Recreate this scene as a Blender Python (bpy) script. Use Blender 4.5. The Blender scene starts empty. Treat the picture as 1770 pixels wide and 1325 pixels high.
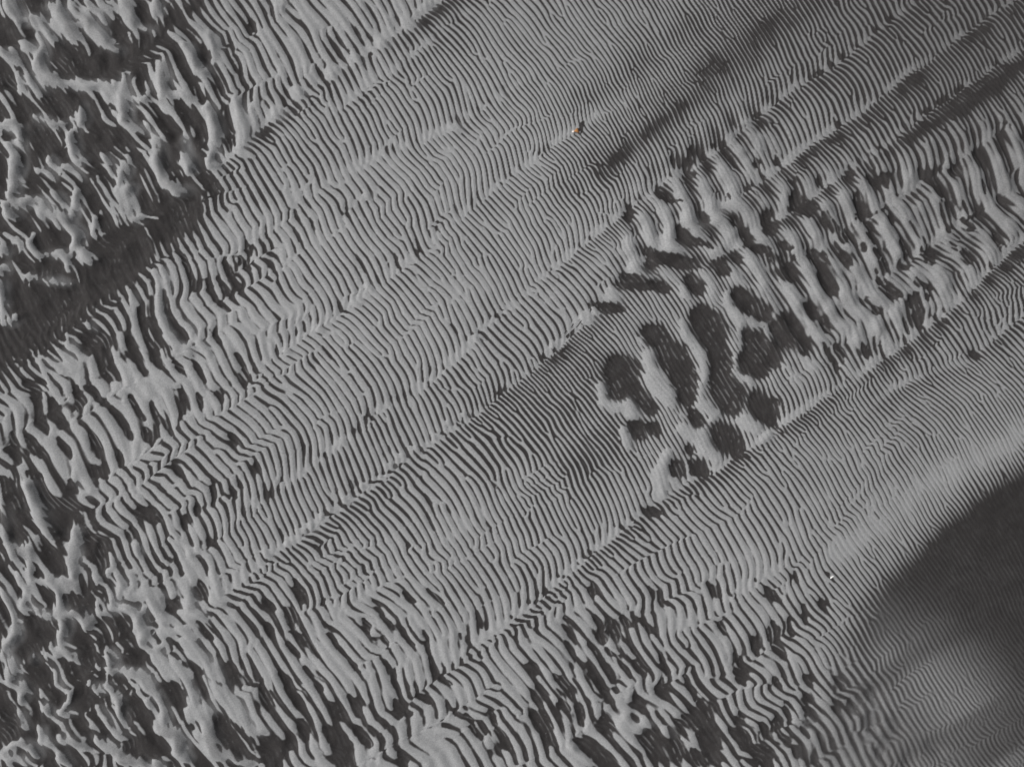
import bpy, bmesh, math
import numpy as np
from concurrent.futures import ThreadPoolExecutor

# ---------------------------------------------------------------- camera, world, sun, exposure
CM = 0.01                                   # one unit of the sand chart below is one centimetre on the beach
CHART_W, CHART_H = 1770.0, 1325.0
CAM_H = 12.0
scene = bpy.context.scene
cam_data = bpy.data.cameras.new("camera")
cam_data.sensor_width = 36.0
cam_data.lens = 36.0 * CAM_H / (CHART_W * CM)
cam_data.clip_end = 20000.0
cam = bpy.data.objects.new("camera", cam_data)
cam.location = (0.0, 0.0, CAM_H)
scene.collection.objects.link(cam)
scene.camera = cam

SUN_ELEV, SUN_AZ = math.radians(34), math.radians(285)     # azimuth clockwise from +Y: light comes from the left
world = bpy.data.worlds.new("World")
scene.world = world
world.use_nodes = True
wn = world.node_tree
sky = wn.nodes.new("ShaderNodeTexSky")
sky.sky_type = 'NISHITA'
sky.sun_disc = False
sky.sun_elevation = SUN_ELEV
sky.sun_rotation = SUN_AZ
sky.dust_density = 4.0
wn.nodes["Background"].inputs["Strength"].default_value = 0.07
grey = wn.nodes.new("ShaderNodeHueSaturation")              # an overcast, nearly colourless sky
grey.inputs["Saturation"].default_value = 0.12
wn.links.new(sky.outputs[0], grey.inputs["Color"])
wn.links.new(grey.outputs[0], wn.nodes["Background"].inputs["Color"])

sun_data = bpy.data.lights.new("sun", 'SUN')
sun_data.energy = 1.4
sun_data.angle = math.radians(10)
sun_data.color = (1.0, 0.995, 0.985)
sun = bpy.data.objects.new("sun", sun_data)
sun.rotation_euler = (math.pi / 2 - SUN_ELEV, 0, -SUN_AZ + math.pi)
scene.collection.objects.link(sun)

scene.view_settings.view_transform = 'Standard'
scene.view_settings.look = 'None'
scene.view_settings.gamma = 1.0
scene.view_settings.exposure = 0.5

#SIM-BEGIN
# ---------------------------------------------------------------- the chart of the sand
# Wind-sorted ripples: pale light grains gather on the crests, heavy dark grains stay in the troughs.
# The chart is a grid in centimetres (x to the right, y down), 0..1770 by 0..1325 in view plus a margin.
STEP = 1.25
MX, MY = 200, 150
gx = np.arange(-MX, CHART_W + MX + 1, STEP, dtype=np.float32)
gy = np.arange(-MY, CHART_H + MY + 1, STEP, dtype=np.float32)
W, H = len(gx), len(gy)
X, Y = np.meshgrid(gx, gy)
rng = np.random.default_rng(7)
POOL = ThreadPoolExecutor(4)
BANDS = [slice(i, min(H, i + 64)) for i in range(0, H, 64)]

def table(seed):
    return np.random.default_rng(seed).uniform(-1, 1, (256, 256)).astype(np.float32)

def noise(a, b, seed):
    """smooth value noise in [-1, 1] at lattice coordinates a, b"""
    T = table(seed)
    ia = np.floor(a); ib = np.floor(b)
    fa = a - ia; fb = b - ib
    fa = fa * fa * fa * (fa * (fa * 6 - 15) + 10); fb = fb * fb * fb * (fb * (fb * 6 - 15) + 10)
    ia = ia.astype(np.int32) & 255; ib = ib.astype(np.int32) & 255
    ja = (ia + 1) & 255; jb = (ib + 1) & 255
    return ((T[ib, ia] * (1 - fa) + T[ib, ja] * fa) * (1 - fb) + (T[jb, ia] * (1 - fa) + T[jb, ja] * fa) * fb)

def sample(F, px, py):
    """bilinear read of F at grid positions px, py"""
    px = np.clip(px, 0, W - 1.001); py = np.clip(py, 0, H - 1.001)
    ix = px.astype(np.int32); iy = py.astype(np.int32)
    fx = px - ix; fy = py - iy
    i = iy * W + ix
    f = F.ravel()
    a = f.take(i); b = f.take(i + 1); c = f.take(i + W); d = f.take(i + W + 1)
    a += (b - a) * fx; c += (d - c) * fx
    return a + (c - a) * fy

def smooth(e0, e1, x):
    t = np.clip((x - e0) / (e1 - e0), 0, 1)
    return t * t * (3 - 2 * t)

# wind axis: u runs with the wind, s runs along the crests
WIND = math.radians(31.5)
wu = (math.cos(WIND), -math.sin(WIND)); ws = (math.sin(WIND), math.cos(WIND))
U = X * wu[0] + Y * wu[1]
S = X * ws[0] + Y * ws[1]

# x, y, ripple spacing, share of pale sand
CONTROL = """
50 50 17 .42;250 120 14 .44;400 60 13 .58;480 70 15 .66;560 60 16 .68;620 90 16 .67;330 120 13 .5;410 190 14 .56;350 240 14 .48;520 130 15 .66;560 200 12 .6;750 60 11 .52;700 180 11.5 .62;800 250 11.5 .66;900 60 11 .63
1000 60 10 .6;1000 180 9 .6;1150 60 9 .57;1150 150 8 .5;1250 60 8 .42;1230 110 7.5 .36;1300 30 8 .42;1400 60 10 .48;1550 40 11 .48
1700 60 11 .48;1450 130 11 .5;1600 130 10 .48;1700 150 8 .42;1400 220 11 .5;1550 220 11 .48;1700 250 12 .48;1150 230 10 .5
1100 300 10 .55;1060 250 8.5 .46;350 330 13 .5;420 260 13 .56;300 450 17 .55;450 400 17 .62;550 350 15 .68;600 480 13.5 .69
700 400 12.5 .69;750 520 12.5 .69;850 450 11.5 .68;900 350 11.5 .65;950 450 11 .64;1000 350 10.5 .63;1000 480 12 .66;150 560 16 .36
60 600 13 .26;250 600 28 .55;100 700 26 .6;250 720 25 .7;400 600 20 .7;350 750 18 .65;450 720 15 .68;550 600 14 .7;650 620 13 .66
750 650 12.5 .62;850 600 14 .62;950 560 13 .62;100 830 35 .55;250 850 17 .62;350 900 15 .62;450 900 13.5 .62;550 850 13.5 .62
650 780 12.5 .6;600 750 13 .65;800 780 14 .62;700 850 15 .63;850 700 10 .46;900 760 12 .55;950 650 8.5 .5;1000 620 8.5 .52
1000 720 10 .5;950 850 11 .52;1020 800 11 .48;1050 760 9 .5;800 930 13 .68;600 950 14 .66;500 1000 15 .66;650 1050 17 .74
750 1080 16 .72;850 1000 14 .65;950 950 13 .6;1000 900 11 .52;400 1080 20 .6;300 1000 20 .58;200 900 20 .52;550 1150 20 .72
700 1180 18 .76;800 1130 18 .7;850 1230 18 .7;500 1250 22 .56;650 1280 30 .78;750 1290 26 .8;950 1100 18 .68;1000 1180 19 .68
1080 1080 18 .64;1150 1020 15 .62;1200 1100 17 .62;1280 1050 15 .64;1300 1130 18 .6;1050 1250 22 .64;1200 1230 19 .58
1300 1260 17 .64;1400 1250 17 .7;1450 1300 17 .68;1450 1180 14 .6;1500 1250 16 .62;1540 1120 9.5 .58;1600 1200 9 .5
1500 1080 11 .62;1650 1270 9.5 .5;1700 1200 8 .42;1600 1040 7.5 .4;1700 1050 7 .3;1650 960 7 .3;1740 900 7 .3;1650 1130 8 .45;1560 1080 8.5 .5;1740 1300 8.5 .45;1100 900 12 .6;1150 950 14 .62
1250 950 14 .64;1200 870 12 .6;1350 880 13 .64;1400 960 11.5 .68;1300 820 11 .58;1450 880 11 .66;1400 800 10 .6;1450 740 9 .55
1500 800 10.5 .6;1550 850 10 .64;1600 890 8 .62;1550 960 9 .62;1690 800 8 .64;1600 760 9.5 .6;1650 700 8.5 .57;1700 650 8 .55;1740 700 8 .58;1600 680 9 .57;1550 640 10 .52
1650 560 11 .5;1740 500 8 .45;1740 560 12 .5;1250 350 9 .56;1350 300 10 .56;1450 350 10 .6;1550 400 12 .63;1650 400 11 .6
1700 350 12 .55;1600 300 14 .55;1740 280 13 .5;1150 450 8.5 .55;1200 520 8 .58;1300 450 9 .6;1400 550 12 .62;1500 560 12 .62
1600 500 12 .62;1680 450 10 .55;1100 400 9 .56;1100 330 9.5 .56;1150 620 7 .6;1250 620 7 .62;1350 620 10 .62;1150 720 8 .6
1250 740 8 .62;60 200 16 .38;150 300 14 .36;60 400 15 .36;250 250 13 .4;60 950 20 .4;60 1100 18 .36;60 1250 16 .34;180 1180 14 .4
200 1050 15 .42;300 1200 15 .42;350 1280 16 .42
"""
pts = np.array([[float(v) for v in p.split()] for p in CONTROL.replace("\n", ";").split(";") if p.strip()], dtype=np.float32)

def interpolate(cols, k=6):
    """smooth scattered-data fields on a coarse grid, stretched along the wind, then read at full size"""
    cxs = np.linspace(gx[0], gx[-1], W // 12); cys = np.linspace(gy[0], gy[-1], H // 12)
    CX, CY = np.meshgrid(cxs, cys)
    num = [np.zeros(CX.shape) for _ in cols]; den = np.zeros(CX.shape) + 1e-12
    for p in pts:
        dx = CX - p[0]; dy = CY - p[1]
        du = (dx * wu[0] + dy * wu[1]) / 1.7; dsv = dx * ws[0] + dy * ws[1]
        w = 1.0 / (du * du + dsv * dsv + 14.0 ** 2) ** 1.9
        den += w
        for n, c in zip(num, cols):
            n += w * (math.log(p[c]) if c == 2 else p[c])
    out = []
    px = (X - gx[0]) / (gx[-1] - gx[0]) * (len(cxs) - 1.001); py = (Y - gy[0]) / (gy[-1] - gy[0]) * (len(cys) - 1.001)
    ix = px.astype(int); iy = py.astype(int); fx = px - ix; fy = py - iy
    for n in num:
        v = n / den
        a = v[iy, ix] * (1 - fx) + v[iy, ix + 1] * fx
        b = v[iy + 1, ix] * (1 - fx) + v[iy + 1, ix + 1] * fx
        out.append((a * (1 - fy) + b * fy).astype(np.float32))
    return out

LAM, PALE = interpolate((2, 3))
LAM = np.exp(LAM)
LAM = np.maximum(LAM * (0.84 + 0.1 * smooth(9.5, 13, LAM)), 6.6)

def strokes(text, field, ox=0.0, oy=0.0, k=1.0, soft=0.6, gain=1.0, taper=0.0, widen=1.0):
    """lay strokes 'radius: x,y x,y ...' into a field: gain at the core, falling through 0.5*gain at the radius"""
    for line in text.replace("\n", ";").split(";"):
        if not line.strip():
            continue
        r, body = line.split(":")
        r = float(r) * k * widen
        q = [(ox + float(v.split(",")[0]) * k, oy + float(v.split(",")[1]) * k) for v in body.split()]
        if len(q) == 1:
            q = q * 2
        reach = r * (1 + soft) + 10
        xs = [v[0] for v in q]; ys = [v[1] for v in q]
        i0 = max(0, int((min(xs) - reach - gx[0]) / STEP)); i1 = min(W, int((max(xs) + reach - gx[0]) / STEP) + 2)
        j0 = max(0, int((min(ys) - reach - gy[0]) / STEP)); j1 = min(H, int((max(ys) + reach - gy[0]) / STEP) + 2)
        if i1 <= i0 or j1 <= j0:
            continue
        x = WX[j0:j1, i0:i1]; y = WY[j0:j1, i0:i1]
        best = np.full(x.shape, 1e9, np.float32)
        lens = [math.hypot(b[0] - a[0], b[1] - a[1]) + 1e-6 for a, b in zip(q[:-1], q[1:])]
        total = sum(lens); run = 0.0
        ends = taper if total > 1.2 * r else 0.0
        for (ax, ay), (bx, by), ln in zip(q[:-1], q[1:], lens):
            dx = bx - ax; dy = by - ay; L = dx * dx + dy * dy + 1e-6
            t = np.clip(((x - ax) * dx + (y - ay) * dy) / L, 0, 1)
            d = np.hypot(x - ax - t * dx, y - ay - t * dy)
            if ends:
                f = (run + t * ln) / total
                d = d / (1.12 - ends * (2 * np.abs(f - 0.5)) ** 2.2)
            best = np.minimum(best, d)
            run += ln
        v = gain * (1 - smooth(r * (1 - soft), r * (1 + soft), best))
        np.maximum(field[j0:j1, i0:i1], v, out=field[j0:j1, i0:i1])

# strokes wander a little, so that no outline is a ruled line
WX = X + 3.4 * noise(X / 19, Y / 19, 51) + 1.1 * noise(X / 7, Y / 7, 52)
WY = Y + 3.4 * noise(X / 19, Y / 19, 53) + 1.1 * noise(X / 7, Y / 7, 54)
TK = 450.0 / 1770.0
#TRACE
# outlines of the larger pale ridges and dark hollows, chart regions 450 wide drawn at 1770 to a region
PALE_STROKES = [
((0, 0), """45: 60,0 100,80 130,150
22: 150,130 220,130 270,250 300,330
40: 300,330 270,400 270,480 310,540 400,570 500,580 600,590 660,600
20: 660,560 700,600 750,690 780,700
18: 250,0 280,50 320,65
20: 320,30 380,60 420,130 460,200 540,240 560,270
18: 400,20 440,100 480,170 560,180
20: 480,10 530,110 600,150
45: 600,160 640,220 700,280 770,350
14: 770,350 840,340
20: 580,20 620,70 690,100 720,160
16: 660,0 700,50 800,80
11: 730,10 800,35
45: 840,0 870,80 900,150 900,190
12: 920,190 1000,200 1060,250
33: 1060,0 1065,60 1050,120
18: 260,110 300,180 350,240 400,300 440,325
18: 350,90 370,150 420,210 500,280 530,300
15: 150,260 190,310 260,330
14: 140,330 230,370
25: 0,350 60,400 150,440
20: 60,320 110,370
20: 110,510 140,590 170,640
18: 180,480 220,560 270,640 280,670
10: 280,660 350,662
20: 540,680 560,760 550,850 500,900 480,960 490,1040 530,1100 590,1090
28: 500,920 510,1080
18: 430,800 460,860
18: 470,780 510,830
25: 210,800 280,820 350,850 420,850
14: 190,840 260,890
30: 0,860 80,860 130,900 140,990
38: 60,970 110,1050 110,1150 90,1250 90,1318
14: 330,1050 340,1110 370,1145
18: 250,1150 300,1180 360,1215
14: 410,1140 480,1140 540,1180 560,1240
38: 840,560 845,700 850,800 830,840
20: 840,850 920,880 980,910
16: 720,560 790,640
16: 760,500 800,590
16: 830,470 860,560
13: 690,790 730,840 790,860
12: 770,750 790,790
13: 990,540 1010,620 990,690
18: 900,670 1000,680 1090,700 1130,760 1160,790
40: 1080,420 1110,500 1120,600 1110,650
24: 1110,650 1200,650 1260,680
35: 1240,320 1300,400 1330,480 1340,510
22: 1340,510 1420,500
33: 1430,240 1450,330 1450,420
35: 1040,930 1080,1000 1080,1100 1090,1200 1130,1250 1200,1290
18: 1200,1290 1300,1300
16: 990,830 1030,930
34: 1240,920 1230,1000 1260,1060 1300,1100 1290,1170
36: 1400,720 1440,780 1460,880 1450,1000 1430,1090 1420,1140
18: 1420,1140 1500,1120
48: 1600,680 1640,780 1660,880 1650,950 1620,1000 1640,1040
20: 1640,1040 1720,1060
18: 1720,700 1720,800 1740,890
18: 700,1050 740,1120 780,1220
18: 830,1100 830,1200 800,1300
14: 840,950 880,1050 870,1180
12: 640,950 680,945
8: 780,155 785,165
6: 480,380 490,390
40: 830,1318 900,1280"""),
((0, 330), """28: 70,0 70,60 120,95 220,70 280,60 290,150 370,170 390,250
24: 0,90 40,100 50,150 120,170
20: 370,0 420,70 480,110
28: 530,0 520,80 490,180
34: 420,160 470,240 540,300 530,350 490,400
20: 20,290 100,320 140,360 140,430
24: 230,280 220,370 260,430 380,430 460,460 470,540
38: 540,400 590,460 620,480
12: 620,480 690,460
15: 620,300 660,230 680,140
10: 640,315 740,290
9: 770,80 790,180 850,255
45: 800,0 850,80 880,180
24: 880,185 930,200 1000,180
10: 1000,180 1080,190 1150,250
24: 170,590 250,590 400,620 490,650
34: 0,400 20,420
34: 0,520 40,530
30: 0,600 15,680 20,860
28: 0,900 80,870 160,840
45: 1180,0 1230,10
26: 1050,540 1090,620 1090,700 1080,850 1120,970 1180,1020 1300,1110
24: 1090,510 1140,600 1150,720 1170,850 1250,920 1330,1000 1420,1100
14: 880,680 890,750 920,830
14: 580,870 590,940 640,980
10: 690,1000 690,1110
16: 460,980 470,1040 530,1100 550,1200
20: 330,1150 400,1190 440,1250
16: 270,1130 300,1220 340,1318
20: 400,1080 450,1120 500,1230"""),
((0, 660), """33: 10,800 40,950 60,1080
38: 60,1080 100,1150 200,1150 220,1318
44: 190,700 250,830 300,970 345,1035
45: 500,1000 490,1150 500,1318
20: 500,600 510,700 560,760 620,750
16: 340,1030 400,1025
18: 120,840 125,845
20: 250,1050 270,1060
30: 760,1180 750,1318
16: 600,1140 650,1180
18: 640,1060 640,1120
20: 930,1100 940,1180
24: 1280,1130 1300,1160 1360,1160"""),
((0, 990), """16: 120,0 130,80 180,100 210,140
20: 180,130 160,220 250,250 290,290 380,300
26: 0,100 40,170 80,230 100,310 120,400 80,450 40,480 30,570 80,600 70,680 70,740 150,790 140,870
26: 80,620 110,680
26: 150,740 190,800
28: 210,10 230,60 320,50 400,90 410,150 400,250 430,300 450,380 420,440 420,500 480,560 540,600
38: 420,40 500,100 550,140
38: 460,280 540,270 620,330 580,380
30: 200,560 230,590 250,600
14: 350,440 350,510 420,560
18: 320,560 340,640 380,680 380,760 430,790 490,820 470,870 410,940 540,950
16: 290,790 280,860 300,930 380,1010 450,1030
26: 320,900 340,960
18: 130,940 140,1030 190,1060
20: 260,1040 290,1100 270,1140 350,1150
22: 420,1060 420,1130 530,1150 600,1210
20: 50,1190 100,1150 170,1160 220,1200 270,1250
20: 0,1200 40,1250 120,1270 200,1300
18: 400,1200 430,1270 480,1310
22: 600,730 600,770 700,790
18: 670,180 670,270 760,290
26: 740,80 760,180 760,240 880,240 950,280 980,220
18: 640,10 700,40
22: 800,10 840,80 810,170
38: 890,0 910,70 900,140 1000,130 1090,170
38: 1010,160 1070,260 1110,320 1110,400 1180,400
26: 1180,400 1250,390 1320,440
33: 940,280 960,380 990,400 960,470 960,510
22: 960,510 1050,520 1120,480
34: 1250,30 1280,100 1280,200 1270,280 1360,280 1400,320
24: 1160,150 1180,220 1240,270
43: 1430,0 1460,80 1450,170 1510,190
20: 730,500 740,600 740,660 830,660
14: 660,600 680,670
9: 760,530 800,570
9: 760,610 810,570
38: 830,660 900,680 960,690 1000,760 1050,820 1100,870
28: 1100,870 1130,930 1120,1020
18: 700,740 790,820 820,900 830,980 850,1060
18: 650,900 720,960 760,1050 800,1110 870,1140
14: 990,850 1030,920
18: 1050,1000 1080,1080 1130,1100
42: 1080,1080 1200,1090 1220,1150 1210,1210 1280,1250
33: 660,1140 720,1180 820,1220 820,1260 950,1270 1000,1318
52: 1180,620 1250,700 1290,800 1300,900 1300,960 1400,950 1420,1010 1420,1100 1460,1200 1560,1230 1700,1290
42: 1060,550 1140,680 1200,720
56: 1230,640 1330,690 1440,800 1560,860 1620,950 1700,1050 1770,1080
44: 1250,450 1320,550 1400,620 1500,700 1600,720
34: 1060,1290 1070,1318
18: 1330,1080 1350,1110
6: 1040,405 1045,410
14: 590,1090 600,1130
14: 600,1040 650,1060"""),
((900, 660), """44: 540,30 570,130 640,160 720,130 770,230
36: 700,320 720,440
42: 1000,480 940,620 960,760
60: 880,-30 980,60 1060,130
44: 1210,20 1210,130 1290,210
34: 1360,200 1290,250
60: 1100,320 1220,370 1270,460 1330,520
60: 1480,100 1500,220 1600,310
24: 1690,340 1640,400
14: 1130,560 1140,610
22: 1000,640 1060,700
"""),
((900, 330), """36: 820,1000 880,1060 870,1150 950,1250
36: 1100,900 1130,980 1210,1040 1260,1150 1250,1300
30: 1450,1130 1440,1250 1540,1270 1560,1318
30: 1480,930 1510,1010 1490,1090
38: 1400,700 1420,760 1480,850 1500,920
24: 1480,800 1600,890 1680,900
22: 1690,900 1690,1010 1740,1060
60: 1140,210 1170,260
70: 980,350 960,400 1060,420
56: 1310,120 1300,170
56: 1440,60 1420,90
44: 1600,310 1620,350
42: 760,520 800,590 880,590
44: 620,690 640,720
38: 440,860 470,880
30: 210,1050
34: 1100,660 1130,720
20: 500,800 530,830"""),
((900, 990), """15: 1100,1120 1200,1190 1260,1200
22: 330,1180 360,1210
14: 590,940 600,950
40: 990,1060 1010,1130
40: 740,950 700,1010 780,1040 880,1060
24: 570,400 590,480 660,540"""),
]
DARK_STROKES = [
((0, 0), """60: 420,330 480,480 640,420
80: 700,450 820,430
60: 0,450 60,560
70: 330,700 500,700
60: 650,980 740,940
70: 230,900 300,960
60: 1180,950 1160,1100
36: 1380,340 1400,420
34: 820,130 790,230
40: 960,30 980,130
40: 1340,960 1370,1130
34: 1540,950 1550,1020
60: 0,170 60,260
26: 1700,150 1720,190
60: 200,0 260,10"""),
((0, 330), """20: 1000,880 1060,960 1080,1060
20: 1125,680 1140,830 1190,930 1270,1020
18: 1240,450 1290,560 1330,680
20: 1390,600 1420,700 1500,780 1560,800
18: 1470,590 1530,680 1570,730
17: 1510,480 1570,590 1640,680
22: 940,800 980,960
40: 700,1000 700,1150 760,1280
28: 870,1000 880,1100 960,1230
26: 990,980 1040,1110 1080,1190
20: 1310,1130 1350,1210 1390,1290
17: 1440,940 1500,1040
17: 1180,1170 1250,1240
18: 1600,1110 1650,1180
28: 1640,1230 1660,1300
16: 1630,450 1690,540
18: 1670,340 1700,430
80: 660,610 950,400
80: 250,850 500,720
60: 1130,300 1260,100
60: 330,540 320,545
70: 140,720 200,740
60: 320,350 340,360
60: 720,360 900,300
44: 600,1000 600,1060"""),
((0, 660), """33: 180,10 230,60 240,200 300,330
38: 340,130 370,230 430,310
20: 500,50 530,190
20: 570,40 640,90 720,150
26: 750,190 820,270 900,370
20: 870,80 900,150 970,240
20: 1030,120 1050,230 1130,310 1170,350
26: 1210,60 1230,150 1250,210
18: 1350,90 1380,160
26: 1480,60 1500,120
26: 60,350 90,470 130,540
26: 180,370 210,460 270,500
23: 400,380 450,460 480,510
26: 610,360 640,440 660,500
20: 790,470 810,560
33: 640,580 690,640
22: 990,320 1010,420
18: 190,610 210,650
14: 270,630 310,750
66: 60,700 100,900 130,1030
76: 330,820 420,870 400,1000
48: 590,1060 660,1150 700,1250
58: 350,1180 400,1220
28: 880,1000 900,1060
33: 930,870 1050,950
24: 1560,350 1590,430
24: 1180,550 1220,630
20: 1440,680 1450,840
28: 1730,590 1740,610
20: 1330,830 1330,910
24: 1250,920 1260,990
24: 1400,1090 1420,1110
22: 1570,740 1600,780
18: 1640,680 1640,700
22: 480,680 510,740
18: 270,-10 300,20"""),
((0, 990), """42: 1100,770 1180,810 1230,880
33: 1340,700 1400,840
58: 1480,1000 1540,1080 1640,1180 1700,1230
28: 1350,330 1400,400 1440,440
28: 1270,620 1370,680
38: 1540,640 1600,720 1660,740
58: 880,900 950,960
60: 230,350 240,480
60: 260,650 250,720
50: 550,880 580,820
50: 60,930 60,1100
36: 1190,180 1150,250
60: 900,1180 1100,1200
60: 500,180 560,220
40: 1350,100 1370,140
40: 600,620 610,520
40: 880,590 960,560"""),
((450, 990), """23: 240,60 260,140 290,190
26: 20,190 70,250
22: 30,350 80,430
23: 180,240 220,360
28: 140,700 200,800 260,900
25: 310,640 370,720 410,800
17: 200,400 300,460 390,560
18: 170,490 260,560
30: 620,850 660,960
28: 490,900 560,980
34: 10,800 50,920
28: 640,1040 690,1110 740,1170
30: 920,870 960,950
16: 960,940 1040,960
20: 860,600 910,720 940,840
20: 1150,570 1190,690 1260,740
12: 1260,740 1310,760
16: 1110,400 1140,540
17: 760,190 830,280
17: 820,300 960,400 1040,490
18: 980,130 1040,200
17: 1370,410 1430,500
17: 1480,260 1530,390
14: 1140,110 1240,200
24: 270,1000 300,1130
28: 180,1080 210,1190
58: 60,1150 80,1300
58: 540,1150 560,1300
42: 430,1080 500,1100
25: 950,1230 980,1310
17: 780,430 870,490
18: 690,330 730,400
15: 500,500 590,590 660,670
18: 1060,840 1140,870
18: 1270,870 1320,960
15: 1390,920 1440,1070 1500,1130
24: 1480,1020 1520,1100
18: 1560,940 1590,1040
34: 1610,1080 1680,1180
28: 1590,1210 1600,1230
15: 430,340 490,450 510,530
14: 400,220 440,180"""),
((900, 990), """24: 490,100 500,130
25: 290,310 340,400 340,540 360,620
22: 500,300 550,380
38: 550,400 550,450
48: 620,370 630,400
28: 240,700 255,740
44: 290,780 310,800
26: 400,600 480,660 560,790 600,870
22: 470,500 560,590 610,690 660,800
20: 600,530 680,600 740,700
20: 800,320 860,370 920,420
25: 690,310 730,360
17: 680,420 740,500 800,560
20: 780,600 840,690
20: 950,570 1000,680
40: 950,790 970,830
45: 790,870 780,980
43: 110,800 130,880
28: 280,900 300,920
52: 90,970 170,1050
28: 200,1120 210,1140
38: 390,920 400,1020
45: 590,970 590,1070
48: 1230,900 1210,940 1290,960
44: 1100,1000 1200,1030
60: 1270,1090 1280,1150
80: 880,1110 920,1170 1000,1210 1050,1240
48: 400,1150 500,1200 560,1230
66: 560,1290 570,1318
45: 1180,1230 1210,1280
34: 1430,1070 1500,1120 1560,1190
52: 1620,1200 1660,1300
38: 1310,1250 1310,1270
28: 60,620 90,680
34: 1480,680 1530,740
22: 1360,340 1390,420
24: 1460,560 1500,640
22: 1590,440 1600,550
28: 1720,350 1740,470
18: 880,100 930,180 1000,220
25: 1280,80 1350,150
30: 1480,960 1510,1010
25: 1640,1020 1680,1110
25: 1730,1010 1740,1030
20: 1120,700 1180,850"""),
((1320, 990), """26: 20,120 100,190
28: 200,20 210,30
18: 270,220 290,340
20: 390,180 420,270
26: 50,420 80,500 150,570
22: 170,330 200,420
30: 290,700 320,760
30: 295,840 305,860
33: 280,930 340,990
24: 150,880 190,990
18: 260,1020 310,1110
20: 470,870 510,950
26: 590,880 620,960
44: 720,980 740,1060
28: 500,720 540,780
28: 730,800 750,860
22: 860,1000 940,1070
22: 780,1210 820,1260
38: 980,1270 990,1290
22: 1130,1160 1200,1220
22: 80,1050 100,1080
24: 120,1110 170,1170
24: 210,1190 260,1260
24: 340,1260 360,1310
48: 20,1250 20,1290
30: 80,730 110,760
11: 380,1080 400,1200
14: 820,1110 890,1130"""),
((900, 330), """26: 725,120 735,180
38: 1090,270 1110,300
16: 1130,330 1220,345
40: 900,420 910,470
32: 960,450 1100,480 1200,510
26: 690,600 680,630
32: 720,590 800,620 950,640
20: 950,640 1000,650
26: 520,780 600,790 680,800
45: 1170,620 1200,650
52: 1490,740 1540,790
42: 1600,760 1680,850
34: 1340,510 1400,540
38: 1520,280 1530,350
38: 1690,200 1700,240
84: 1225,850 1290,960 1330,1060
60: 1350,1080 1350,1290
92: 1605,1060 1590,1130
40: 1540,970 1570,1000
50: 1560,1180 1610,1200
66: 860,960 930,1010 1000,1060
80: 970,1080 1100,1190
50: 1080,1250 1130,1290
70: 650,1200 720,1210
56: 660,1280 680,1318
24: 1720,900 1750,960
30: 1320,480 1340,520"""),
((1320, 330), """45: 40,180 40,240
40: 230,70 240,140
72: 140,890 185,960 240,1030
58: 40,1080 60,1120
44: 300,800 320,820
38: 80,480 150,560
22: 60,430 70,440
34: 410,450 440,580 490,690
26: 560,430 570,450
22: 420,140 460,230 530,330
20: 850,640 880,690 950,700
22: 1110,360 1160,490
20: 1390,230 1400,250
28: 1360,420 1400,480
18: 630,160 700,210
18: 680,370 690,390
18: 820,590 830,620
22: 1040,700 1050,800 1060,900
22: 770,800 770,820
28: 680,1050 700,1120
22: 500,1060 540,1150
16: 420,1040 490,1180 500,1240
20: 410,880 430,960
18: 620,80 660,130
28: 1420,1110 1450,1120
18: 960,420 990,520
20: 780,480 790,560
14: 560,250 640,380
16: 950,880 980,960
16: 1270,350 1300,370"""),
((900, 660), """58: 660,0 650,70
42: 760,40 800,100 900,200
42: 790,300 800,350
28: 880,290 930,340
56: 1120,40 1120,110
34: 1200,260 1210,280
88: 1400,60 1420,130
84: 1620,130 1680,230
76: 1345,330 1400,400 1430,460
42: 1050,570 1060,600
46: 1200,590 1210,600
22: 1170,545 1180,550
24: 830,880 930,890"""),
]
GAPS = [((450, 0), """28: 40,0 70,90
22: 190,530 200,600
28: 170,620 200,700
18: 510,230 540,350 600,440
24: 400,480 420,540
18: 430,560 470,570
20: 720,230 760,330
26: 910,130 930,200
38: 0,790 20,850 60,860
34: 200,740 220,750
18: 640,180 670,240
14: 605,320 615,350
26: 1340,100 1360,140
16: 1200,230 1215,270
14: 1020,320 1035,350
14: 410,330 440,400
18: 50,620 80,680
14: 345,590 420,610
16: 1300,790 1360,860
16: 1650,590 1700,660"""),
((450, 330), """24: 10,300 50,380 80,520
20: 230,100 270,200
16: 300,40 330,110
16: 560,110 600,180
16: 640,90 700,180
14: 340,190 390,280
16: 230,250 260,340
20: 660,430 700,560
18: 680,630 710,680
14: 910,430 940,510
14: 1050,330 1090,410
14: 1200,200 1230,280
18: 520,760 530,820 580,835
20: 290,870 330,950
26: 100,1100 130,1130
18: 220,950 240,1010
28: 350,1120 380,1200
18: 430,1040 470,1150
22: 1160,1210 1220,1250
16: 1400,990 1430,1030
14: 1280,900 1330,970
14: 1320,100 1370,180
14: 1480,940 1540,1010"""),
((450, 660), """22: 900,90 925,150
24: 640,290 680,340
20: 560,340 590,390
20: 430,480 450,510
22: 260,360 310,480 330,540
16: 470,350 500,430
16: 740,180 770,250
26: 620,680 635,720
22: 605,755 655,770
20: 505,720 520,760
22: 495,825 535,840
20: 370,880 390,930
20: 140,980 150,1080
24: 380,1080 430,1170
20: 510,1150 560,1220
28: 20,700 50,800
18: 140,650 160,700
16: 820,480 825,510
14: 1010,440 1010,490
16: 870,430 880,480
14: 1150,360 1155,390
16: 1130,760 1160,840
17: 1270,840 1310,900
17: 1140,900 1180,1000
14: 990,1080 1020,1130
15: 1540,960 1600,1030
20: 690,1250 720,1300""")]
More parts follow.
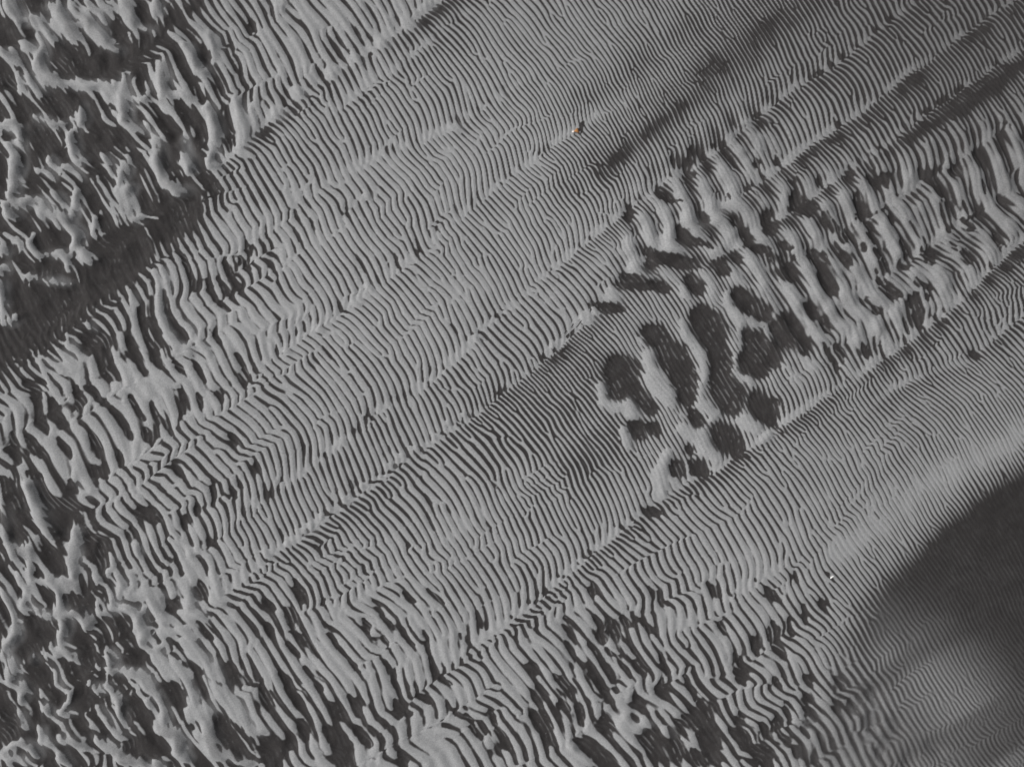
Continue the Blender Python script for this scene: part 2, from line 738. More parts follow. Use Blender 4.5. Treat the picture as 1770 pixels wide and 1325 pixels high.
PALE_STROKES += [((450, 0), """36: 240,600 270,660
38: 470,480 500,520
36: 820,270 850,300
38: 1110,50 1160,50
32: 640,390 670,420
42: 80,760 110,800
42: 120,20 150,60
26: 1050,80 1075,100
40: 990,140 1010,170
26: 1300,850 1340,890"""),
((450, 330), """22: 730,650 750,660
20: 640,750 670,770
24: 150,1080 190,1100
20: 370,930 420,950
20: 700,20 730,50
18: 1440,990 1490,1020"""),
((450, 660), """22: 540,420 570,430
22: 680,700 700,720
24: 850,570 880,590
22: 940,510 970,520
22: 1030,460 1050,470
22: 570,790 600,810
22: 470,870 500,880
24: 400,910 420,930
26: 320,970 360,990
26: 260,1000 290,1010
26: 170,1080 200,1100
30: 30,1150 60,1180
20: 1170,360 1200,370
20: 1260,280 1290,290
20: 1370,210 1400,215""")]
TROUGHS = [((1050, 230), """18: 460,90 440,160 430,210 470,230
16: 280,290 280,340
10: 290,350 400,370
20: 110,430 115,450
18: 400,540 400,570
14: 440,585 570,620
28: 250,650 260,690
20: 280,690 380,710 480,700
16: 75,790 80,830
24: 110,780 250,830 330,860
18: 520,440 540,480
26: 760,560 760,600
17: 800,630 900,640
32: 880,450 890,520
30: 1040,330 1050,400
16: 1060,430 1110,450
14: 660,340 670,360
16: 700,500 740,480
32: 615,690 630,700
38: 470,820 485,850
50: 720,900 740,920
36: 930,690 960,740 1000,790
22: 1130,650 1160,720
34: 1190,790 1240,870
18: 580,60 590,80
18: 930,150 940,165
14: 1170,240 1165,290
16: 820,150 830,180
16: 960,590 1010,630
20: 700,680 720,700
14: 350,130 360,180
12: 1000,260 1050,300"""),
((1370, 230), """26: 10,360 15,410
18: 30,430 90,440
24: 310,190 320,220
28: 360,340 370,420
18: 500,230 510,290
18: 90,650 130,690
32: 170,770 220,860
20: 270,560 280,600
28: 300,680 310,700
16: 230,480 250,530
18: 450,640 470,680
22: 600,680 620,740
16: 520,830 560,890
18: 740,620 740,690
22: 790,310 820,340
26: 880,180 890,220
12: 810,380 830,460 850,540
14: 640,480 690,560 720,590
16: 960,530 980,510
20: 950,650 960,690
16: 1150,340 1155,370
14: 680,800 700,830 760,850
18: 650,900 660,940
18: 740,890 750,910
20: 495,700 515,780
14: 590,600 610,640
14: 1040,260 1050,330
14: 870,600 900,650
14: 340,480 400,470
16: 1120,560 1130,590
18: 420,560 450,600
12: 1000,90 1020,140
14: 540,440 550,500
14: 420,240 470,300
14: 700,200 740,260
14: 930,380 960,440"""),
((1000, 500), """18: 70,80 150,110 240,100
40: 640,120 700,170
60: 700,200 730,290
50: 750,330 760,420
46: 760,520 780,570
50: 930,240 980,330
60: 980,360 990,440
40: 900,390 920,430
60: 1120,200 1180,280
30: 1200,310 1240,340
40: 380,230 470,270
56: 460,320 530,400
40: 520,470 590,540
30: 600,580 600,620
44: 190,440 200,560
40: 240,460 300,520
24: 290,740 320,800
36: 960,620 1020,690
30: 1050,710 1080,740
44: 750,770 820,840
26: 830,860 860,890
30: 620,670 650,740
34: 900,20 960,80
22: 990,110 1000,160
20: 600,860 620,900""")]
#TRACE-END
LIGHT = np.zeros((H, W), np.float32); DARK = np.zeros((H, W), np.float32)
for (ox, oy), text in PALE_STROKES:
    strokes(text, LIGHT, ox, oy, TK, soft=0.75, taper=0.5, widen=0.86)
for (ox, oy), text in DARK_STROKES:
    strokes(text, DARK, ox, oy, TK, soft=0.6, taper=0.4, widen=1.14)
for (ox, oy), text in GAPS:
    strokes(text, DARK, ox, oy, TK, soft=0.7, taper=0.6, gain=0.46)
for (ox, oy), text in TROUGHS:
    strokes(text, DARK, ox, oy, 400.0 / 1269.0, soft=0.6, taper=0.35)
BAND_DARK = np.zeros((H, W), np.float32); BAND_PALE = np.zeros((H, W), np.float32)
strokes("""40:-50,620 60,560 180,480 270,405 330,345
15:180,125 240,82 320,22 360,-20
14:1560,244 1660,190 1765,115
20:1040,300 1120,230 1200,170""", BAND_DARK, soft=0.95)
strokes("""34:1000,330 1120,225 1200,155 1260,100 1330,50 1420,-10
26:1180,180 1260,105 1330,55

20:1000,175 1100,115 1200,40
16:1130,300 1230,240 1330,180
50:860,760 960,690 1040,640
36:1000,800 1060,760""", BAND_DARK, soft=0.95, gain=0.5)
strokes("""20:1450,960 1540,900 1610,830 1690,790 1780,740""", BAND_PALE, soft=0.95, gain=0.5)

def signed(points):
    """signed distance from a line running up-wind to down-wind (positive on its right-hand, lower side) and the way along it"""
    q = [tuple(float(v) for v in p.split(",")) for p in points.split()]
    best = np.full((H, W), 1e9, np.float32); sd = np.zeros((H, W), np.float32); along = np.zeros((H, W), np.float32)
    run = 0.0
    for (ax, ay), (bx, by) in zip(q[:-1], q[1:]):
        dx = bx - ax; dy = by - ay; ln = math.hypot(dx, dy)
        t = np.clip(((WL - ax) * dx + (WM - ay) * dy) / ln ** 2, 0, 1)
        d = np.hypot(WL - ax - t * dx, WM - ay - t * dy)
        side = np.sign(dx * (WM - ay) - dy * (WL - ax))
        m = d < best
        best[m] = d[m]; sd[m] = (d * side)[m]; along[m] = (run + t * ln)[m]
        run += ln
    return sd, along, run

WL = X + 3 * noise(X / 40, Y / 40, 57); WM = Y + 3 * noise(X / 40, Y / 40, 58)
# long streaks of wind: the crests meet them steeply from above, pinch into pale knots, and leave them slanting, finer and darker
# strength : pale knots : dark lee : reach : line
STREAKS = """
.64:1.0:.75:34:330,1065 400,1015 480,955 560,900 640,845 720,785 800,735 900,655 960,605 1019,551 1052,508 1091,465 1139,429 1187,393 1228,368 1289,332 1350,290 1404,249 1498,188 1587,117 1645,76 1737,13 1800,-30
.6:.9:.6:26:1200,470 1270,425 1348,376 1429,320 1528,254 1628,178 1752,97 1810,60
.6:.85:.45:30:900,510 951,475 1009,424 1055,388 1108,345 1154,312 1200,292 1253,252 1297,211 1340,180 1373,152 1414,132 1472,89 1549,30 1600,-10
.7:.75:.75:28:640,1240 740,1170 811,1122 867,1084 918,1046 961,1015 1032,950 1098,901 1149,858 1230,815 1310,765 1380,715 1440,680 1500,640 1560,595 1640,540 1700,478 1770,415 1820,370
.75:1.1:.8:30:360,300 400,268 440,230 465,208 514,168 572,129 615,104 661,71 699,46 745,12 800,-25
.5:.5:.4:20:540,225 585,190 628,158 689,117 730,86 765,58 830,10
.5:.45:.1:36:140,853 224,802 270,764 328,721 400,668 488,604 526,579 560,560 615,523 660,482 722,444 757,417 808,365 870,320 960,250 1060,185
.55:.6:.15:32:350,935 420,890 470,856 534,810 590,766 628,742 658,713 732,672 790,620 821,584 880,540 940,490
.4:.4:.1:30:440,385 560,325 653,270 720,250 788,220 850,180 950,110
.5:.55:.45:26:1480,720 1544,675 1600,650 1671,627 1701,603 1737,569 1800,525
.35:.3:.0:34:520,1120 600,1060 690,985 780,930 860,870 960,790
.4:.4:.0:36:1000,1180 1080,1130 1180,1080 1290,1020 1400,950
.4:.3:.0:36:1180,1190 1290,1153 1360,1090 1440,1040
.6:.75:.3:26:1290,480 1400,440 1500,380 1600,310 1770,200
.6:.75:.3:26:1360,600 1450,540 1560,460 1660,390 1790,300
"""
BENDS = np.zeros((H, W), np.float32); TIGHT = np.zeros((H, W), np.float32)
for n, row in enumerate(r for r in STREAKS.split("\n") if r.strip()):
    st, kn, dk, reach, line = row.split(":")
    st, kn, dk, reach = float(st), float(kn), float(dk), float(reach)
    sd, al, ln = signed(line)
    ends = smooth(0, 90, al) * (1 - smooth(ln - 60, ln, al)) if n not in (0, 1, 2, 3, 4) else smooth(0, 90, al)
    ends = ends * (0.8 + 0.35 * noise(al / 60, al * 0, 200 + n))
    BENDS += ends * st * 1.05 * reach * np.exp(-np.sqrt(sd * sd + 6) / (reach * np.where(sd > 0, 1.15, 0.85)))
    gap = 0.5 + 0.5 * noise(al / (1.1 * np.maximum(LAM, 10)), sd * 0 + n, 230 + n)
    knot = np.exp(-((sd + 4) / (3.5 + 0.42 * LAM)) ** 2) * smooth(0.25, 0.6, gap)
    BAND_PALE = np.maximum(BAND_PALE, ends * kn * 1.9 * knot)
    hole = np.exp(-((sd + 5) / (3.0 + 0.4 * LAM)) ** 2) * (1 - smooth(0.12, 0.34, gap))
    BAND_DARK = np.maximum(BAND_DARK, ends * kn * 1.7 * hole)
    lee = smooth(-2, 7, sd) * (1 - smooth(0.35 * reach, 1.5 * reach, sd)) * ends
    BAND_DARK = np.maximum(BAND_DARK, 1.15 * dk * lee)
    TIGHT = np.maximum(TIGHT, lee * min(1.0, dk + 0.25))
LAM = LAM * (1 - 0.34 * TIGHT) * (1 - 0.12 * np.exp(-((X - 1020) / 260) ** 2 - ((Y - 180) / 260) ** 2))

# crest lines: across the wind, kinked where long streaks of wind cross them
SW = S + 9 * noise(U / 130, S / 70, 15) + 0.06 * U * noise(U / 500, S / 300, 16)
CALM = 0.9 - 0.4 * smooth(350, 800, X) * (1 - smooth(800, 1000, Y - 0.3 * (X - 600)))
U2 = U + 14 * noise(SW / 130, U / 260, 13)
KNOT = np.zeros((H, W), np.float32); FAT = np.zeros((H, W), np.float32)
for P, L, sd in ((13, 90, 31), (21, 160, 32), (34, 260, 33), (58, 380, 34), (95, 500, 35)):
    share = np.exp(-(np.log(P / (1.55 * LAM))) ** 2 / (2 * 0.5 ** 2))
    n = noise(SW / P, U / L, sd); m = noise(SW / (P * 1.5), U / L, sd + 40)
    U2 = U2 + CALM * share * P * (0.24 * n - 0.24 * (np.sqrt(m * m + 0.012) - .45))
    FAT = FAT + share * noise(U / (0.85 * P), SW / (1.9 * P), sd + 120)
    KNOT = KNOT + share * np.exp(-(m / 0.09) ** 2) * smooth(-0.5, 0.6, noise(U / (2.2 * P), SW / (0.8 * P), sd + 80))
U2 = U2 + BENDS
dUy, dUx = np.gradient(U2, STEP)
along_u = dUx * wu[0] + dUy * wu[1]; along_s = dUx * ws[0] + dUy * ws[1]
lean = np.clip(along_s / np.maximum(along_u, 0.35), -0.9, 0.9)
NX = wu[0] + lean * ws[0]; NY = wu[1] + lean * ws[1]
g = np.hypot(NX, NY)
NX = (NX / g).astype(np.float32); NY = (NY / g).astype(np.float32)

# the ripples: noise sorted again and again along the local crest line at the local spacing
IX, IY = np.meshgrid(np.arange(W, dtype=np.float32), np.arange(H, dtype=np.float32))
LG = (LAM / STEP).astype(np.float32)
ks = np.arange(-10, 11) * 0.125
kw = np.cos(2 * np.pi * ks) * np.exp(-ks ** 2 / (2 * 0.6 ** 2))
kw -= kw.mean() * np.exp(-ks ** 2 / (2 * 0.6 ** 2)) / np.exp(-ks ** 2 / (2 * 0.6 ** 2)).mean()
ts = np.arange(-6, 7) * 0.2
tw = np.exp(-ts ** 2 / (2 * 0.85 ** 2)); tw /= tw.sum()

def sweep(F, dx, dy, offs, wts):
    def job(b):
        acc = np.zeros(IX[b].shape, np.float32)
        for o, w in zip(offs, wts):
            acc += np.float32(w) * sample(F, IX[b] + np.float32(o) * dx[b] * LG[b], IY[b] + np.float32(o) * dy[b] * LG[b])
        return acc
    return np.concatenate(list(POOL.map(job, BANDS)), axis=0)

def blur(F):
    for ax in (0, 1):
        F = 0.5 * F + 0.25 * (np.roll(F, 1, ax) + np.roll(F, -1, ax))
    return F

F = rng.normal(0, 1, (H, W)).astype(np.float32)
SEED = LIGHT - DARK
N_IT = 9
for it in range(N_IT):
    F = sweep(F, -NY, NX, ts, tw)
    F = sweep(F, NX, NY, ks, kw)
    F /= (F.std() * 1.1)
    F = blur(np.tanh(1.6 * F)) + 0.55 * SEED
F = sweep(F, NX, NY, ks, kw)
F = F / np.sqrt(sweep(F * F, NX, NY, ts, tw) + 0.15)
RIPPLE = F

# a second, finer set of ripples that combs the edges of the larger ridges
def ripples(lam, seed, n_it, force=None):
    global LG
    keep = LG
    LG = np.full((H, W), lam / STEP, np.float32)
    R = np.random.default_rng(seed).normal(0, 1, (H, W)).astype(np.float32)
    for it in range(n_it):
        R = sweep(R, -NY, NX, ts, tw)
        R = sweep(R, NX, NY, ks, kw)
        R = blur(np.tanh(1.6 * R / (R.std() * 1.1)))
    LG = keep
    return R

FINE = ripples(7.5, 5, 5)

def gauss(F, sigma):
    fy = np.fft.fftfreq(H)[:, None] / STEP; fx = np.fft.rfftfreq(W)[None] / STEP
    return np.fft.irfft2(np.fft.rfft2(F) * np.exp(-2 * (np.pi * sigma) ** 2 * (fx ** 2 + fy ** 2)), s=(H, W)).astype(np.float32)

# share of pale sand -> level the ripple has to clear
swell = noise(SW / 24, U / 420, 23) * 0.45 + noise(U / 24, S / 60, 21) * 0.45 + noise(U / 40, S / 46, 22) * 0.4
LEVEL = -np.cos(np.pi * np.clip(PALE, .02, .98)) * 1.3 + 0.22
WILD = np.zeros((H, W), np.float32)                                        # where only the large ridges stand, on bare dark sand
strokes('''150: 0,60 120,150
150: 40,300 160,260 260,180
110: 20,430 160,360 280,280
120: 20,1000 60,1150 40,1290
90: 160,1080 150,1220 230,1280
60: 60,860 70,940
60: 230,1290 420,1320''', WILD, soft=0.5)
WILD = gauss(WILD, 14)
COURSE = np.zeros((H, W), np.float32)                                      # where mid-sized ridges carry the ripples
strokes('''120: 1290,400 1420,430 1560,400
110: 1380,520 1520,500 1640,400 1760,300
60: 1130,420 1200,330 1300,250''', COURSE, soft=0.7)
COURSE = gauss(COURSE, 12)
STEPS = np.zeros((H, W), np.float32)                                       # where low steps of the same spacing show through the ripples
strokes('''90: 330,220 480,110 640,10
80: 300,60 420,10
70: 180,880 260,900 340,950 300,1020
60: 380,1090 420,1160 520,1260
90: 1000,1270 1200,1260 1380,1270
60: 1360,1150 1250,1150''', STEPS, soft=0.8)
STEPS = gauss(STEPS, 14) * (1 - np.clip(COURSE, 0, 1))
RIDGE = gauss(ripples(40, 9, 4), 5.5)
RIDGE = 0.95 * RIDGE / RIDGE.std() * 0.6 + 0.45 * noise((X + 0.5 * Y) / 24, (Y - 0.3 * X) / 34, 91)
LIGHT = LIGHT * (1 - WILD) + WILD * np.clip(1.35 * gauss(LIGHT, 3.2) - 0.12, 0, 1)
TOE = gauss(np.roll(DARK, 6, 1), 7)                                         # the far side of each hollow climbs slowly, combed by fine ripples
DARK = np.clip(0.72 * DARK + 0.62 * TOE * (1 - WILD) , 0, 1)
BODY = 2.6 * LIGHT * (1 - DARK) - 2.6 * DARK
BIG = np.clip(gauss(np.maximum(LIGHT, DARK), 14) * 1.6, 0, 1)              # where the large ridges rule
VAL = RIPPLE * (1 - 0.4 * COURSE) * (1 - 0.25 * BIG) * (1 - 0.2 * WILD) + LEVEL - 0.75 * WILD + WILD * (0.9 * gauss(LIGHT, 9) - 0.1 + 0.95 * RIDGE) + 0.25 * KNOT * (1 - BIG) + (1.25 * RIDGE + 0.3) * COURSE + (0.85 * RIDGE - 0.05) * STEPS - 0.34 * smooth(1050, 1500, X - 1.3 * Y + 150) + (0.28 + 0.2 * smooth(11, 19, LAM)) * swell + (0.25 + 0.4 * smooth(11, 19, LAM)) * FAT - 1.5 * BAND_DARK + 1.1 * BAND_PALE + BODY
VAL = VAL + (0.85 + 0.3 * WILD) * FINE * np.clip(BIG * 1.2 + 0.5 * BAND_DARK, 0, 1) * (1 - COURSE) * np.clip(0.5 + 0.9 * noise(X / 60, Y / 60, 61), 0, 1)
# the damp corner: dark sand, its ripples only dusted with pale grains
d1 = signed("1250,2000 1440,1180 1490,1070 1535,1007 1585,958 1635,905 1710,846 1770,808 1900,735")[0]
d2 = signed("-900,300 1380,960 1535,1005 1650,1045 1800,1140 1960,1240")[0]
CORNER = smooth(-45, 38, d1) * (1 - 0.75 * smooth(20, 200, d2))
SOFT = smooth(-70, 40, d1) * smooth(-60, 60, d2 + 0.3 * (X - 1600))
low = smooth(1040, 1200, Y)
DUSTY = smooth(-30, 45, d1 - 60 * low * noise(X / 60, Y / 60, 96) - 20 * low) * (1 - low) + low * smooth(-90, 130, d1 - 45 + 45 * noise(X / 50, Y / 50, 97))
DUSTY = DUSTY * smooth(-170, -20, d2 + 0.15 * (X - 1560))    # here pale grains are only a dusting on the ripples
DENT = np.zeros((H, W), np.float32)                                        # scour beside the two shells
strokes('''2.6:1009,214 1004,219 1002,228
3:998,224 1002,222
2:1427,987 1434,993
2.2:1440,999 1444,1006''', DENT, taper=0.4)
VAL = VAL - 2.6 * CORNER - 3 * DENT
EDGE = 0.29 + 0.16 * COURSE + 0.2 * BIG * (1 - WILD) + 0.7 * SOFT + 0.6 * np.exp(-((d1 + 5) / 38) ** 2) * (1 - smooth(-40, 60, d2))
MIX = smooth(-EDGE, EDGE, VAL)
gain = smooth(-30, 130, d2) * (1.25 - 0.25 * smooth(1500, 1640, X)) * (1 - 0.5 * smooth(1600, 1800, X - 0.25 * (Y - 1100))) * (0.8 + 0.5 * noise(SW / 40, U / 160, 95))
dust = 0.035 + 0.42 * gain + (0.045 + 0.19 * gain) * np.clip(RIPPLE, -1.3, 1.3) + 0.05 * gain * FINE
MIX = MIX * (1 - DUSTY) + np.clip(dust, 0.0, 1) * DUSTY
# soft shade painted into the sand colour down the right-hand side of large ridges
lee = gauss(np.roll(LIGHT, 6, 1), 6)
shade_fall = 0.62 * np.clip(lee * 1.5 - 0.15, 0, 1) * np.clip(0.62 + 0.7 * noise(X / 34, Y / 34, 71), 0, 1) * (1 - DARK)
MIX = np.maximum(MIX, shade_fall)
MIX = MIX * (1 - 0.3 * WILD * smooth(0.3, 0.8, gauss(np.roll(LIGHT, 5, 1), 4)) * np.clip(0.6 + 0.8 * noise(X / 26, Y / 40, 73), 0, 1))  # painted shade again: wild ridge bodies dimmed to the right of the crest
MIX = MIX * (1 - 0.18 * COURSE * np.clip(0.2 + noise((X + 0.4 * Y) / 17, Y / 26, 74), 0, 1))
MIX = MIX + (1 - MIX) * DARK * 0.4 * smooth(0.45, 0.95, FINE) * smooth(0.2, 0.7, noise(X / 28, Y / 28, 75) + 0.5 * noise(X / 6, Y / 6, 76))
MIX = MIX + (1 - MIX) * np.clip(0.025 * FINE + 0.04 * noise(X / 9, Y / 9, 72), 0, 1)
MIX = np.clip(MIX * (1 - 0.2 * SOFT * (1 - DUSTY)) * (1 - 0.48 * smooth(0, 1, 1 - np.hypot(X - 1830, (Y + 60) * 1.15) / 900)) * (1 - 0.14 * smooth(900, 1770, X)) * (1 - 0.1 * smooth(250, -50, Y)), 0, 1)  # lens-like corner darkening painted into the grain mix, strongest at upper right
#SIM-END

# ---------------------------------------------------------------- the beach as one sheet of real relief
HEIGHT = (RIPPLE * LAM * 0.03 * (1 - 0.5 * BIG) * (1 - 0.6 * WILD) * (1 - 0.5 * np.clip(CORNER, 0, 1))
          + 0.07 * FINE * (0.3 + BIG)
          + 3.2 * gauss(LIGHT - 0.8 * DARK, 4) - 2.6 * gauss(DARK * (1 - WILD), 6) + (3.0 * gauss(LIGHT ** 2, 3) + 2.2 * RIDGE) * WILD + 3.4 * RIDGE * COURSE + 1.2 * RIDGE * STEPS + 0.35 * noise(X / 3, Y / 3, 81) * 0.25)
grow = [STEP * 1.3]
while sum(grow) < 4.0e5:
    grow.append(grow[-1] * 1.3)
out = np.cumsum(grow)
ax = np.concatenate([gx[0] - out[::-1], gx, gx[-1] + out]); ay = np.concatenate([gy[0] - out[::-1], gy, gy[-1] + out])
K = len(out)
AW, AH = len(ax), len(ay)
def spread(F, far):
    """carry a chart to the sheet: beyond the charted beach it settles to an even value"""
    G = np.pad(F, K, mode='edge').astype(np.float32)
    dx = np.maximum(np.maximum(gx[0] - ax, ax - gx[-1]), 0); dy = np.maximum(np.maximum(gy[0] - ay, ay - gy[-1]), 0)
    t = smooth(0, 60, np.hypot(dx[None], dy[:, None]))
    return (G * (1 - t) + far * t).astype(np.float32)
co = np.empty((AH, AW, 3), np.float32)
co[..., 0] = (ax[None] - CHART_W / 2) * CM
co[..., 1] = (CHART_H / 2 - ay[:, None]) * CM
co[..., 2] = spread(HEIGHT, 0.0) * CM
idx = np.arange(AW * AH, dtype=np.int32).reshape(AH, AW)
quads = np.stack([idx[1:, :-1], idx[1:, 1:], idx[:-1, 1:], idx[:-1, :-1]], axis=-1).reshape(-1, 4)
me = bpy.data.meshes.new("beach_sand")
me.vertices.add(AW * AH); me.loops.add(quads.size); me.polygons.add(len(quads))
me.vertices.foreach_set("co", co.ravel())
me.loops.foreach_set("vertex_index", quads.ravel())
me.polygons.foreach_set("loop_start", np.arange(0, quads.size, 4, dtype=np.int32))
me.polygons.foreach_set("use_smooth", np.ones(len(quads), dtype=bool))
me.attributes.new("pale_grains_shade", 'FLOAT', 'POINT').data.foreach_set("value", spread(MIX, 0.6).ravel())  # grain cover with the painted ridge shade and corner darkening in it
me.attributes.new("damp", 'FLOAT', 'POINT').data.foreach_set("value", spread(np.clip(CORNER + 0.0 * SOFT, 0, 1), 0.0).ravel())
me.attributes.new("charted", 'FLOAT', 'POINT').data.foreach_set("value", spread(np.ones((H, W), np.float32), 0.0).ravel())
me.update()

def node(nt, kind, **vals):
    n = nt.nodes.new(kind)
    for k, v in vals.items():
        if k in n.inputs:
            n.inputs[k].default_value = v
        else:
            setattr(n, k, v)
    return n

def new_material(name):
    m = bpy.data.materials.new(name); m.use_nodes = True
    return m, m.node_tree, m.node_tree.nodes["Principled BSDF"]

m, nt, bs = new_material("wind_sorted_sand")
L = nt.links.new
def attr(name):
    return node(nt, "ShaderNodeAttribute", attribute_name=name).outputs["Fac"]
tc = node(nt, "ShaderNodeTexCoord")
mp = node(nt, "ShaderNodeMapping"); mp.inputs["Rotation"].default_value = (0, 0, -WIND)
L(tc.outputs["Object"], mp.inputs["Vector"])
wave = node(nt, "ShaderNodeTexWave", Scale=2.2, Distortion=6.0, Detail=3.0); wave.inputs["Detail Scale"].default_value = 0.7
L(mp.outputs[0], wave.inputs["Vector"])
share = node(nt, "ShaderNodeMix"); share.data_type = 'FLOAT'
L(attr("charted"), share.inputs[0]); L(wave.outputs["Fac"], share.inputs[2]); L(attr("pale_grains_shade"), share.inputs[3])
def speckle(scale, lo, hi, detail=3.0):
    n = node(nt, "ShaderNodeTexNoise", Scale=scale, Detail=detail, Roughness=0.65)
    L(tc.outputs["Object"], n.inputs["Vector"])
    r = node(nt, "ShaderNodeMapRange"); r.inputs[1].default_value = 0.3; r.inputs[2].default_value = 0.7
    r.inputs[3].default_value = lo; r.inputs[4].default_value = hi
    L(n.outputs["Fac"], r.inputs[0])
    return r.outputs[0]
pale = node(nt, "ShaderNodeMix"); pale.data_type = 'RGBA'
pale.inputs[6].default_value = (0.337, 0.337, 0.339, 1); pale.inputs[7].default_value = (0.385, 0.384, 0.385, 1)
L(speckle(0.35, 0, 1), pale.inputs[0])
dark = node(nt, "ShaderNodeMix"); dark.data_type = 'RGBA'
dark.inputs[6].default_value = (0.037, 0.0336, 0.0332, 1); dark.inputs[7].default_value = (0.047, 0.0430, 0.0422, 1)
L(speckle(3.0, 0, 1), dark.inputs[0])
mix = node(nt, "ShaderNodeMix"); mix.data_type = 'RGBA'
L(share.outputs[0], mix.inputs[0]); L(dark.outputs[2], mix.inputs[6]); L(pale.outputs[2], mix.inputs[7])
grain = node(nt, "ShaderNodeMix"); grain.data_type = 'RGBA'; grain.blend_type = 'MULTIPLY'; grain.inputs[0].default_value = 1.0
gr = node(nt, "ShaderNodeCombineColor")
gsp = node(nt, "ShaderNodeMath", operation='MULTIPLY')
L(speckle(58, 0.8, 1.2, 2.0), gsp.inputs[0]); L(speckle(22, 0.95, 1.05, 2.0), gsp.inputs[1])
for k in range(3):
    L(gsp.outputs[0], gr.inputs[k])
L(mix.outputs[2], grain.inputs[6]); L(gr.outputs[0], grain.inputs[7])
wet = node(nt, "ShaderNodeMix"); wet.data_type = 'RGBA'; wet.blend_type = 'MULTIPLY'
wet.inputs[7].default_value = (0.8, 0.8, 0.8, 1)
L(attr("damp"), wet.inputs[0]); L(grain.outputs[2], wet.inputs[6])
L(wet.outputs[2], bs.inputs["Base Color"])
bs.inputs["Roughness"].default_value = 0.92
bs.inputs["Specular IOR Level"].default_value = 0.2
bp = node(nt, "ShaderNodeBump", Strength=0.25, Distance=0.006)
gn = node(nt, "ShaderNodeTexNoise", Scale=60.0, Detail=3.0)
L(tc.outputs["Object"], gn.inputs["Vector"]); L(gn.outputs["Fac"], bp.inputs["Height"]); L(bp.outputs[0], bs.inputs["Normal"])
me.materials.append(m)
beach = bpy.data.objects.new("beach_sand", me)
beach["kind"] = "structure"
beach["label"] = "rippled beach of pale grey sand over black sand"
scene.collection.objects.link(beach)

# ---------------------------------------------------------------- the two pieces lying on the sand
def ground_z(x, y):
    j = int(round((y - gy[0]) / STEP)); i = int(round((x - gx[0]) / STEP))
    return float(HEIGHT[j, i]) * CM

def place(o, x, y, lift=0.0):
    o.location = ((x - CHART_W / 2) * CM, (CHART_H / 2 - y) * CM, ground_z(x, y) + lift)

def sheet_object(name, grid, thick, mat, parent=None):
    """a curved shell wall: a grid of points given a real thickness"""
    bm = bmesh.new()
    n, k = len(grid), len(grid[0])
    top = [[bm.verts.new(p) for p in row] for row in grid]
    bot = [[bm.verts.new((p[0], p[1], p[2] - thick)) for p in row] for row in grid]
    for i in range(n - 1):
        for j in range(k - 1):
            bm.faces.new((top[i][j], top[i + 1][j], top[i + 1][j + 1], top[i][j + 1]))
            bm.faces.new((bot[i][j + 1], bot[i + 1][j + 1], bot[i + 1][j], bot[i][j]))
    ring = [(i, 0) for i in range(n)] + [(n - 1, j) for j in range(1, k)] + [(i, k - 1) for i in range(n - 2, -1, -1)] + [(0, j) for j in range(k - 2, 0, -1)]
    for (a, b), (c, d) in zip(ring, ring[1:] + ring[:1]):
        bm.faces.new((top[a][b], bot[a][b], bot[c][d], top[c][d]))
    bmesh.ops.recalc_face_normals(bm, faces=bm.faces)
    for f in bm.faces:
        f.smooth = True
    d = bpy.data.meshes.new(name); bm.to_mesh(d); bm.free()
    d.materials.append(mat)
    o = bpy.data.objects.new(name, d)
    scene.collection.objects.link(o)
    if parent:
        o.parent = parent
    return o

def shell_material(name, c0, c1, rough):
    m, nt, bs = new_material(name)
    tc = node(nt, "ShaderNodeTexCoord")
    n = node(nt, "ShaderNodeTexNoise", Scale=45.0, Detail=4.0)
    nt.links.new(tc.outputs["Object"], n.inputs["Vector"])
    mx = node(nt, "ShaderNodeMix"); mx.data_type = 'RGBA'
    mx.inputs[6].default_value = (*c0, 1); mx.inputs[7].default_value = (*c1, 1)
    nt.links.new(n.outputs["Fac"], mx.inputs[0]); nt.links.new(mx.outputs[2], bs.inputs["Base Color"])
    bs.inputs["Roughness"].default_value = rough
    return m

ORANGE = shell_material("orange_shell", (0.74, 0.40, 0.17), (0.55, 0.22, 0.06), 0.45)
UMBER = shell_material("brown_shell_rim", (0.10, 0.045, 0.02), (0.16, 0.07, 0.03), 0.5)
CREAM = shell_material("cream_shell_tip", (0.72, 0.62, 0.58), (0.8, 0.74, 0.7), 0.4)
WHITE = shell_material("white_shell", (0.86, 0.85, 0.83), (0.93, 0.92, 0.9), 0.35)

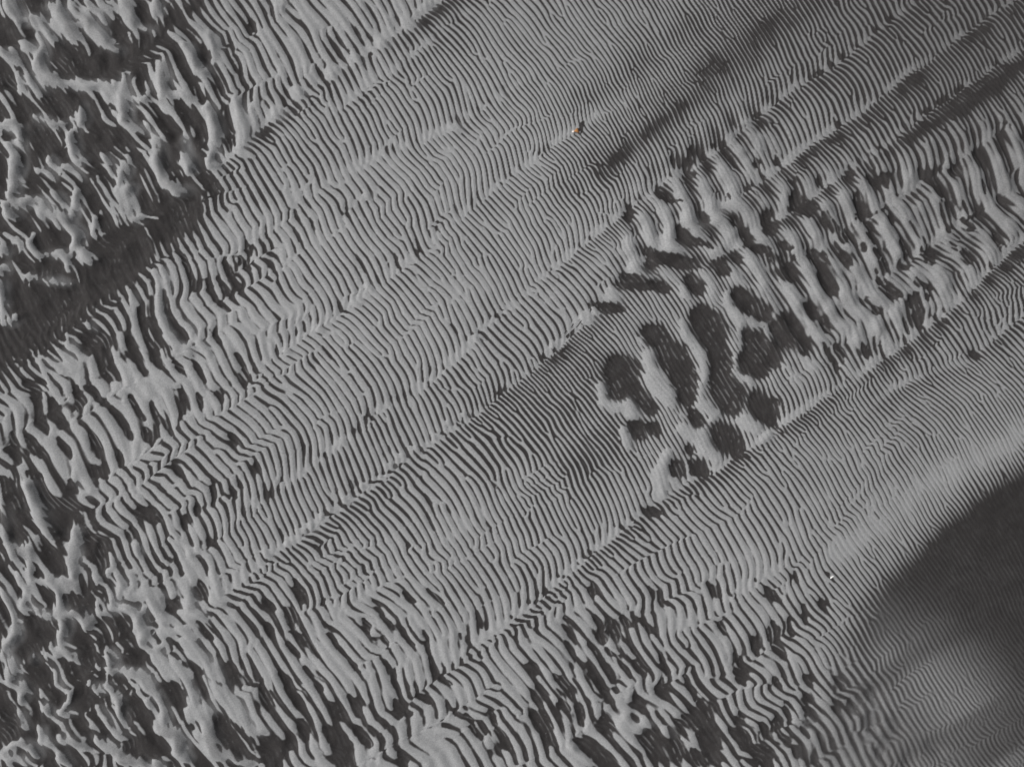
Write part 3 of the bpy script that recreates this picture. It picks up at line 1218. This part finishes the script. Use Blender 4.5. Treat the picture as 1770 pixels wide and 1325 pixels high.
# an orange fan shell, domed and ribbed, its pale hinge end pointing left, a darker rim along its far edge
fan = bpy.data.objects.new("orange_shell", None)
scene.collection.objects.link(fan)
fan.empty_display_size = 0.05
fan["label"] = "small orange shell with a pale pointed end beside a dark scoured hollow in the sand"
fan["category"] = "shell"
def fan_rows(r0, r1, n, k, a0, a1):
    rows = []
    for i in range(n + 1):
        r = r0 + (r1 - r0) * i / n
        row = []
        for j in range(k + 1):
            a = a0 + (a1 - a0) * j / k
            rib = 0.0014 * (1 + math.cos(a * 34)) * min(1, r / 0.03)
            dome = 0.024 * math.sin(math.pi * min(1.0, 0.16 + 0.80 * r / 0.085)) * max(0.15, math.cos(a * 0.85)) + rib
            row.append((r * math.cos(a) - 0.035, r * math.sin(a) * 1.05, dome))
        rows.append(row)
    return rows
sheet_object("shell_body", fan_rows(0.012, 0.074, 12, 40, -0.44, 0.44), 0.003, ORANGE, fan)
rim = sheet_object("shell_rim", fan_rows(0.0742, 0.083, 3, 40, -0.43, 0.43), 0.003, UMBER, fan)
rim["label"] = "dark brown rim"
tip = sheet_object("hinge_tip", [[(p[0] - 0.016 + (0.0 if i else -0.016), p[1] * (1.0 if i else 0.35) * 2.0, p[2]) for p in row] for i, row in enumerate(fan_rows(0.008, 0.022, 2, 16, -0.5, 0.5))], 0.003, CREAM, fan)
tip["label"] = "pale pointed end"
fan.scale = (1.15, 1.3, 1.15)
fan.rotation_euler = (0.0, 0.0, math.radians(14))
place(fan, 995, 227, 0.004)

# a long white razor shell, one valve of it, lying hollow side down across a ripple
rows = []
for i in range(25):
    t = i / 24 * 2 - 1
    w = 0.0125 * (1 - 0.55 * max(0, abs(t) - 0.7) / 0.3)
    rows.append([(t * 0.036, w * math.sin(b) + 0.004 * (1 - t * t), 0.012 * math.cos(b) + 0.0006 * math.sin(t * 30))
                 for b in [(-1 + 2 * j / 10) * 1.45 for j in range(11)]])
razor = sheet_object("white_shell", rows, 0.002, WHITE)
razor["label"] = "thin white sliver of shell lying slanted across a dark ripple trough"
razor["category"] = "shell"
razor.rotation_euler = (0.0, 0.0, math.radians(38))
place(razor, 1438, 997, 0.003)
